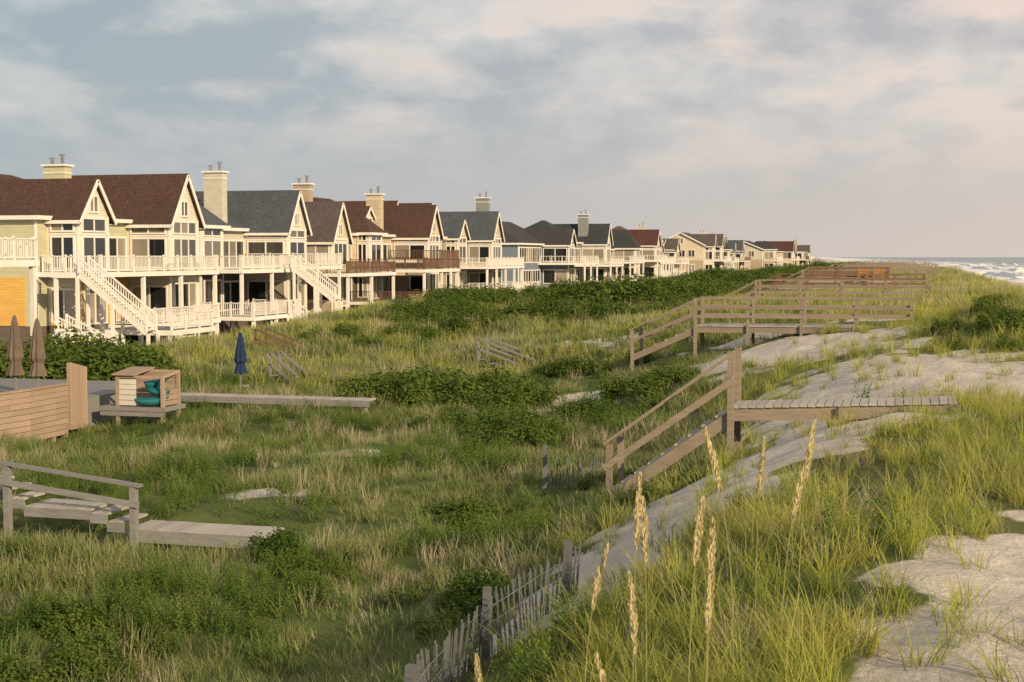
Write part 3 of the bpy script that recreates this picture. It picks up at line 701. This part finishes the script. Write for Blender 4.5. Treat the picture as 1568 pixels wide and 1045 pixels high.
def scatter(name,P,rot,scl,idx,coll):
    me=bpy.data.meshes.new(name);n=len(P);me.vertices.add(n);me.vertices.foreach_set('co',np.asarray(P,np.float32).ravel())
    a=me.attributes.new('rot','FLOAT_VECTOR','POINT');a.data.foreach_set('vector',np.asarray(rot,np.float32).ravel())
    a=me.attributes.new('scl','FLOAT_VECTOR','POINT');a.data.foreach_set('vector',np.asarray(scl,np.float32).ravel())
    a=me.attributes.new('idx','INT','POINT');a.data.foreach_set('value',np.asarray(idx,np.int32))
    o=bpy.data.objects.new(name,me);ROOT.objects.link(o)
    ng=bpy.data.node_groups.new(name,'GeometryNodeTree')
    ng.interface.new_socket('Geometry',in_out='INPUT',socket_type='NodeSocketGeometry');ng.interface.new_socket('Geometry',in_out='OUTPUT',socket_type='NodeSocketGeometry')
    gi=ng.nodes.new('NodeGroupInput');go=ng.nodes.new('NodeGroupOutput');ip=ng.nodes.new('GeometryNodeInstanceOnPoints');ci=ng.nodes.new('GeometryNodeCollectionInfo')
    ci.inputs['Collection'].default_value=coll;ci.inputs['Separate Children'].default_value=True;ci.inputs['Reset Children'].default_value=True
    ip.inputs['Pick Instance'].default_value=True
    def na(nm,ty):
        k=ng.nodes.new('GeometryNodeInputNamedAttribute');k.data_type=ty;k.inputs['Name'].default_value=nm
        return [s for s in k.outputs if s.enabled and s.name=='Attribute'][0]
    L=ng.links.new
    L(gi.outputs[0],ip.inputs['Points']);L(ci.outputs[0],ip.inputs['Instance']);L(na('idx','INT'),ip.inputs['Instance Index'])
    L(na('rot','FLOAT_VECTOR'),ip.inputs['Rotation']);L(na('scl','FLOAT_VECTOR'),ip.inputs['Scale']);L(ip.outputs[0],go.inputs[0])
    md=o.modifiers.new('scatter','NODES');md.node_group=ng;return o
def wedge(r1,r2,dens,half=24):
    A=math.radians(half)*(r2*r2-r1*r1);n=int(A*dens)
    r=np.sqrt(rng.uniform(r1*r1,r2*r2,n));a=rng.uniform(-math.radians(half),math.radians(half),n)
    X_=r*np.sin(a);Y_=r*np.cos(a)
    return X_*CY-Y_*SY, X_*SY+Y_*CY
def place(x,y,dens_fn):
    k=rng.random(len(x))<dens_fn(x,y);return x[k],y[k]
def excl(x,y):
    d=np.ones_like(x)
    d*=~((x<-25.0)&(y<46.3)&(y>27)); d*=~((x<-38)&(y>66)); d*=~((x>-24.9)&(x<-16.7)&(y>42.8)&(y<43.9)); d*=~((x<-22.6)&(y>40.0)&(y<41.6))
    d*=~((x>-3.2)&(x<.8)&(y>25.9)&(y<27.1)); d*=~((x>-16.7)&(x<-10.9)&(y>22.75)&(y<24.0));d*=~((x>-11)&(x<1)&(y>53)&(y<55.2))
    d*=~((x>-5.5)&(x<-3)&(y>25.9)&(y<27.1)); d*=(coast(x,y)<8)
    return d
def mk(name,x,y,coll,idx,smin,smax,hm=None):
    n=len(x);z=H(x,y);s=rng.uniform(smin,smax,n)
    if hm is not None:s=s*hm
    rot=np.stack([rng.normal(0,.08,n),rng.normal(0,.08,n)-.05,rng.uniform(0,6.28,n)],-1)
    scl=np.stack([s,s,s*rng.uniform(.8,1.2,n)],-1)
    scatter(name,np.stack([x,y,z],-1),rot,scl,idx,coll)
def crestm(x,y): return ss(-5.2,-2.6,x+(vnoise(x,y,2,79)-.5)*1.5)
xs_,ys_=[],[]
for r1,r2,d in((2.5,18,26),(18,38,13),(38,62,7)):
    a,b=wedge(r1,r2,d);xs_.append(a);ys_.append(b)
x=np.concatenate(xs_);y=np.concatenate(ys_)
fencev=lambda x,y:1-.75*G(x,y,-3.6,12,1.2,3.5)
x,y=place(x,y,lambda x,y:crestm(x,y)*(1-SAND(x,y)*.88)*excl(x,y)*(.34+.66*ss(.32,.55,vnoise(x,y,1.2,71)))*fencev(x,y))
idx=np.where(rng.random(len(x))<.84,rng.integers(0,6,len(x)),rng.integers(6,8,len(x)))
mk('beach_grass',x,y,cNear,idx,.6,1.1,.7+.5*vnoise(x,y,1.6,78)+.25*ss(20,40,y))
xs_,ys_=[],[]
for r1,r2,d in((9,26,15),(26,45,9),(45,72,5)):
    a,b=wedge(r1,r2,d);xs_.append(a);ys_.append(b)
x=np.concatenate(xs_);y=np.concatenate(ys_)
x,y=place(x,y,lambda x,y:(1-crestm(x,y)*.95)*(1-SAND(x,y)*.88)*excl(x,y)*(.35+.65*ss(.25,.5,vnoise(x,y,1.8,72)))*fencev(x,y)*(1-.7*G(x,y,-12.8,22.2,2,.6)))
st=vnoise(x,y,3,73);wv=vnoise(x,y,2.2,76);u_=rng.random(len(x));idx=np.where(rng.random(len(x))<.08+.5*ss(.5,.7,st),rng.integers(6,8,len(x)),rng.integers(0,6,len(x)))
idx=np.where(u_<.05+.7*ss(.58,.72,wv),rng.integers(8,11,len(x)),idx)
mk('swale_grass',x,y,cVal,idx,.55,1.25,.65+.75*vnoise(x,y,2,74)+.25*ss(30,50,y))
xs_,ys_=[],[]
for r1,r2,d in((58,120,1.9),(120,260,.6),(260,800,.12)):
    a,b=wedge(r1,r2,d,23);xs_.append(a);ys_.append(b)
x=np.concatenate(xs_);y=np.concatenate(ys_)
x,y=place(x,y,lambda x,y:(1-SAND(x,y)*.92)*excl(x,y)*(x>-40))
idx=rng.integers(0,7,len(x));idx=np.where((x>-6)&(idx<4)&(rng.random(len(x))<.6),rng.integers(4,7,len(x)),idx)
mk('distant_grass',x,y,cFar,idx,.8,1.5,1+ss(150,400,y)*.8*(1-.8*ss(-8,-2,x)))
# shrubs
B=[]
def cl(cx,cy,rx,ry,n,s0,s1):
    for _ in range(n):
        a=random.uniform(0,6.28);r=math.sqrt(random.random());xx=cx+rx*r*math.cos(a);yy=cy+ry*r*math.sin(a)
        s=random.uniform(s0,s1)*(1.1-.5*r);B.append((xx,yy,s,s*random.uniform(.7,1.0)))
cl(-15.9,47.5,3.6,3.2,46,1.5,2.3); cl(-35.8,52,2.6,5,16,2.6,3.6); cl(-31,49.5,2.0,2.0,12,2.6,3.3)
cl(-11.2,16.2,1.6,2.0,20,.5,.95); cl(-8.0,25.6,.8,.9,7,.6,1.1); cl(-9.6,21.5,.9,.9,5,.5,.9); cl(-3.9,23.2,.5,1.0,5,.5,.8)
cl(-10.5,37,1.8,3,12,.7,1.3); cl(-8.4,44,2.4,4,18,.8,1.4);cl(-13,56,3,4,14,.8,1.4);cl(-8,20,1.2,1.2,5,.4,.7)
cl(-12.5,41,1.5,2.5,9,.8,1.4);cl(-5.4,18.0,.6,1.5,7,.4,.75)
cl(-22,84,9,9,50,1.3,2.6); cl(-19,95,4,5,22,2.6,4.2); cl(-30,104,7,13,48,1.5,2.8); cl(-13,92,4,12,26,1.1,2.1)
cl(2.4,45,1.8,6,30,.5,1.0);cl(-6,31,1.2,3,10,.4,.8)
cl(-26,70,5,5,20,.9,1.6); cl(-24,130,10,18,60,1.8,3.3); cl(-22,175,11,25,60,2,3.6); cl(-22,240,12,35,55,2.2,4.2); cl(-20,340,13,60,55,2.2,4.2);cl(-20,480,9,80,45,2.2,3.8)
B=np.array(B);x,y=B[:,0],B[:,1];n=len(x)
scatter('shrub_thicket',np.stack([x,y,H(x,y)-.08*B[:,2]],-1),np.stack([np.zeros(n),np.zeros(n),rng.uniform(0,6.28,n)],-1),np.stack([B[:,2],B[:,2],B[:,3]],-1),rng.integers(0,5,n),cBush)
# ---------------------------------------------------------------- sea oats
oat=foliage_mat('sea_oat_heads',(.78,.68,.38),(.84,.74,.45),(.72,.62,.34),(.8,.7,.4),.45,.35,.35,False)
stem=foliage_mat('sea_oat_stems',(.36,.38,.14),(.42,.40,.16),(.45,.40,.18),(.52,.44,.24),.3,.35,.35,False)
def seaoat(x,y,h,lean,dirn,head=.42):
    z=hz(x,y);M=MB()
    pt=lambda t:Vector((x+math.cos(dirn)*lean*t**3*h,y+math.sin(dirn)*lean*t**3*h,z+h*t*(1-.12*lean*t)))
    n=10
    for i in range(n): M.beam(pt(i/n),pt((i+1)/n),.008*(1-.4*i/n),.008*(1-.4*i/n),stem)
    t0=1-head/h
    for k in range(260):
        t=t0+(1-t0)*random.random();p=pt(t);f=(t-t0)/(1-t0);r=.017*(math.sin(math.pi*min(1,f*.85+.1)))+.003
        a=random.uniform(0,6.28);r*=random.uniform(.4,1.3);q=p+Vector((math.cos(a)*r,math.sin(a)*r,random.uniform(-.01,.01)))
        up=Vector((math.cos(a)*.25,math.sin(a)*.25,1)).normalized();s=random.uniform(.014,.026);sd=up.cross(Vector((math.cos(a+.8),math.sin(a+.8),0))).normalized()*s*.33
        M.poly([q-up*s,q+sd,q+up*s,q-sd],oat)
    for k in range(6):
        a=random.uniform(0,6.28);L=random.uniform(.3,.6);pr=None;b=Vector((x,y,z))
        for i in range(6):
            t=i/5;c=b+Vector((math.cos(a)*L*.5*t*t,math.sin(a)*L*.5*t*t,L*t*(1-.3*t)));w=Vector((-math.sin(a),math.cos(a),0))*.005*(1-t*.9)
            if pr:M.poly([pr[0],pr[1],c+w,c-w],stem)
            pr=(c-w,c+w)
    M.obj('sea_oats')
for (x_,y_,h) in((-1.55,8.7,1.75),(-1.75,9.3,1.8),(-1.2,8.1,1.75),(-1.15,8.55,1.55),(-1.1,9.5,1.95),(-1.1,10.9,1.75),(-.75,10.5,1.85),(-.82,9.9,1.6),(-1.5,8.1,1.4),
                 (-1.1,8.1,1.35),(-2.0,8.9,1.5),(-2.5,8.3,1.1),(-2.1,7.7,.9),(-1.6,7.9,.95)):
    seaoat(x_,y_,h,random.uniform(.02,.12),random.uniform(0,6.28),random.uniform(.36,.50))
# ---------------------------------------------------------------- light, sky, camera
sd=Vector((.78,-.62,0)).normalized();EL=math.radians(20)
sdir=Vector((sd.x*math.cos(EL),sd.y*math.cos(EL),math.sin(EL)))
l=bpy.data.lights.new('sun','SUN');l.energy=5.0;l.angle=math.radians(.6);l.color=(1,.79,.51)
lo=bpy.data.objects.new('sun',l);ROOT.objects.link(lo);lo.rotation_euler=(-sdir).to_track_quat('-Z','Y').to_euler();lo.location=(30,-20,40)
w=bpy.data.worlds.new('World');scn.world=w;w.use_nodes=True;nt=w.node_tree;nt.nodes.clear()
out=nt.nodes.new('ShaderNodeOutputWorld');bg=nt.nodes.new('ShaderNodeBackground')
sky=nt.nodes.new('ShaderNodeTexSky');sky.sky_type='NISHITA';sky.sun_disc=False;sky.sun_elevation=EL;sky.sun_rotation=math.atan2(sd.x,sd.y)
tc=nt.nodes.new('ShaderNodeTexCoord').outputs['Generated']
sep=nt.nodes.new('ShaderNodeSeparateXYZ');nt.links.new(tc,sep.inputs[0])
vb=vscale(nt,tc,(3.6,3.6,12));vf=vscale(nt,tc,(9,9,24));vg=vscale(nt,tc,(24,24,40))
big=noise(nt,vb,1.0,4,.5,.2);fine=noise(nt,vf,1.0,6,.52,.2);puff=noise(nt,vg,1.0,5,.55,.2)
d=nt.nodes.new('ShaderNodeVectorMath');d.operation='DOT_PRODUCT';nt.links.new(tc,d.inputs[0]);d.inputs[1].default_value=(.97,.22,0);az=d.outputs['Value']
warm=ramp(nt,mth(nt,'ADD',az,.5),[(.15,0.),(.85,1.)])
base=mixc(nt,warm,(.345,.41,.445),(.51,.475,.485))
lite=mixc(nt,warm,(.62,.63,.62),(.76,.68,.62))
mixn=mth(nt,'ADD',mth(nt,'ADD',mth(nt,'MULTIPLY',big,.40),mth(nt,'MULTIPLY',fine,.38)),mth(nt,'MULTIPLY',puff,.22))
f=ramp(nt,mixn,[(.44,0.),(.51,.5),(.58,1.)])
elev=ramp(nt,sep.outputs[2],[(.03,0.10),(.09,.75),(.15,1.)])
f2=mth(nt,'MULTIPLY',f,elev)
cl_=mixc(nt,f2,base,lite)
pk=mth(nt,'MULTIPLY',ramp(nt,fine,[(.50,0.),(.62,.7)]),mth(nt,'MULTIPLY',elev,ramp(nt,warm,[(.1,.25),(.8,1.)])))
cl_=mixc(nt,pk,cl_,(.86,.68,.58))
hor=mixc(nt,warm,(.45,.44,.47),(.72,.61,.53))
cl_=mixc(nt,ramp(nt,sep.outputs[2],[(-.01,.85),(.05,.45),(.11,0.)]),cl_,hor)
sk=mixc(nt,1.0,sky.outputs[0],(.10,.10,.10),'MULTIPLY')
colr=mixc(nt,.92,sk,cl_)
nt.links.new(colr,bg.inputs[0]);bg.inputs[1].default_value=1.06;nt.links.new(bg.outputs[0],out.inputs[0])
cam=bpy.data.cameras.new('camera');cam.lens=50;cam.sensor_width=36;cam.clip_end=20000;cam.clip_start=.1
co=bpy.data.objects.new('camera',cam);ROOT.objects.link(co);co.location=(0,0,CAMZ)
co.rotation_euler=(math.radians(90-3.41),0,YAW);scn.camera=co
scn.view_settings.view_transform='Standard';scn.view_settings.look='None';scn.view_settings.exposure=0
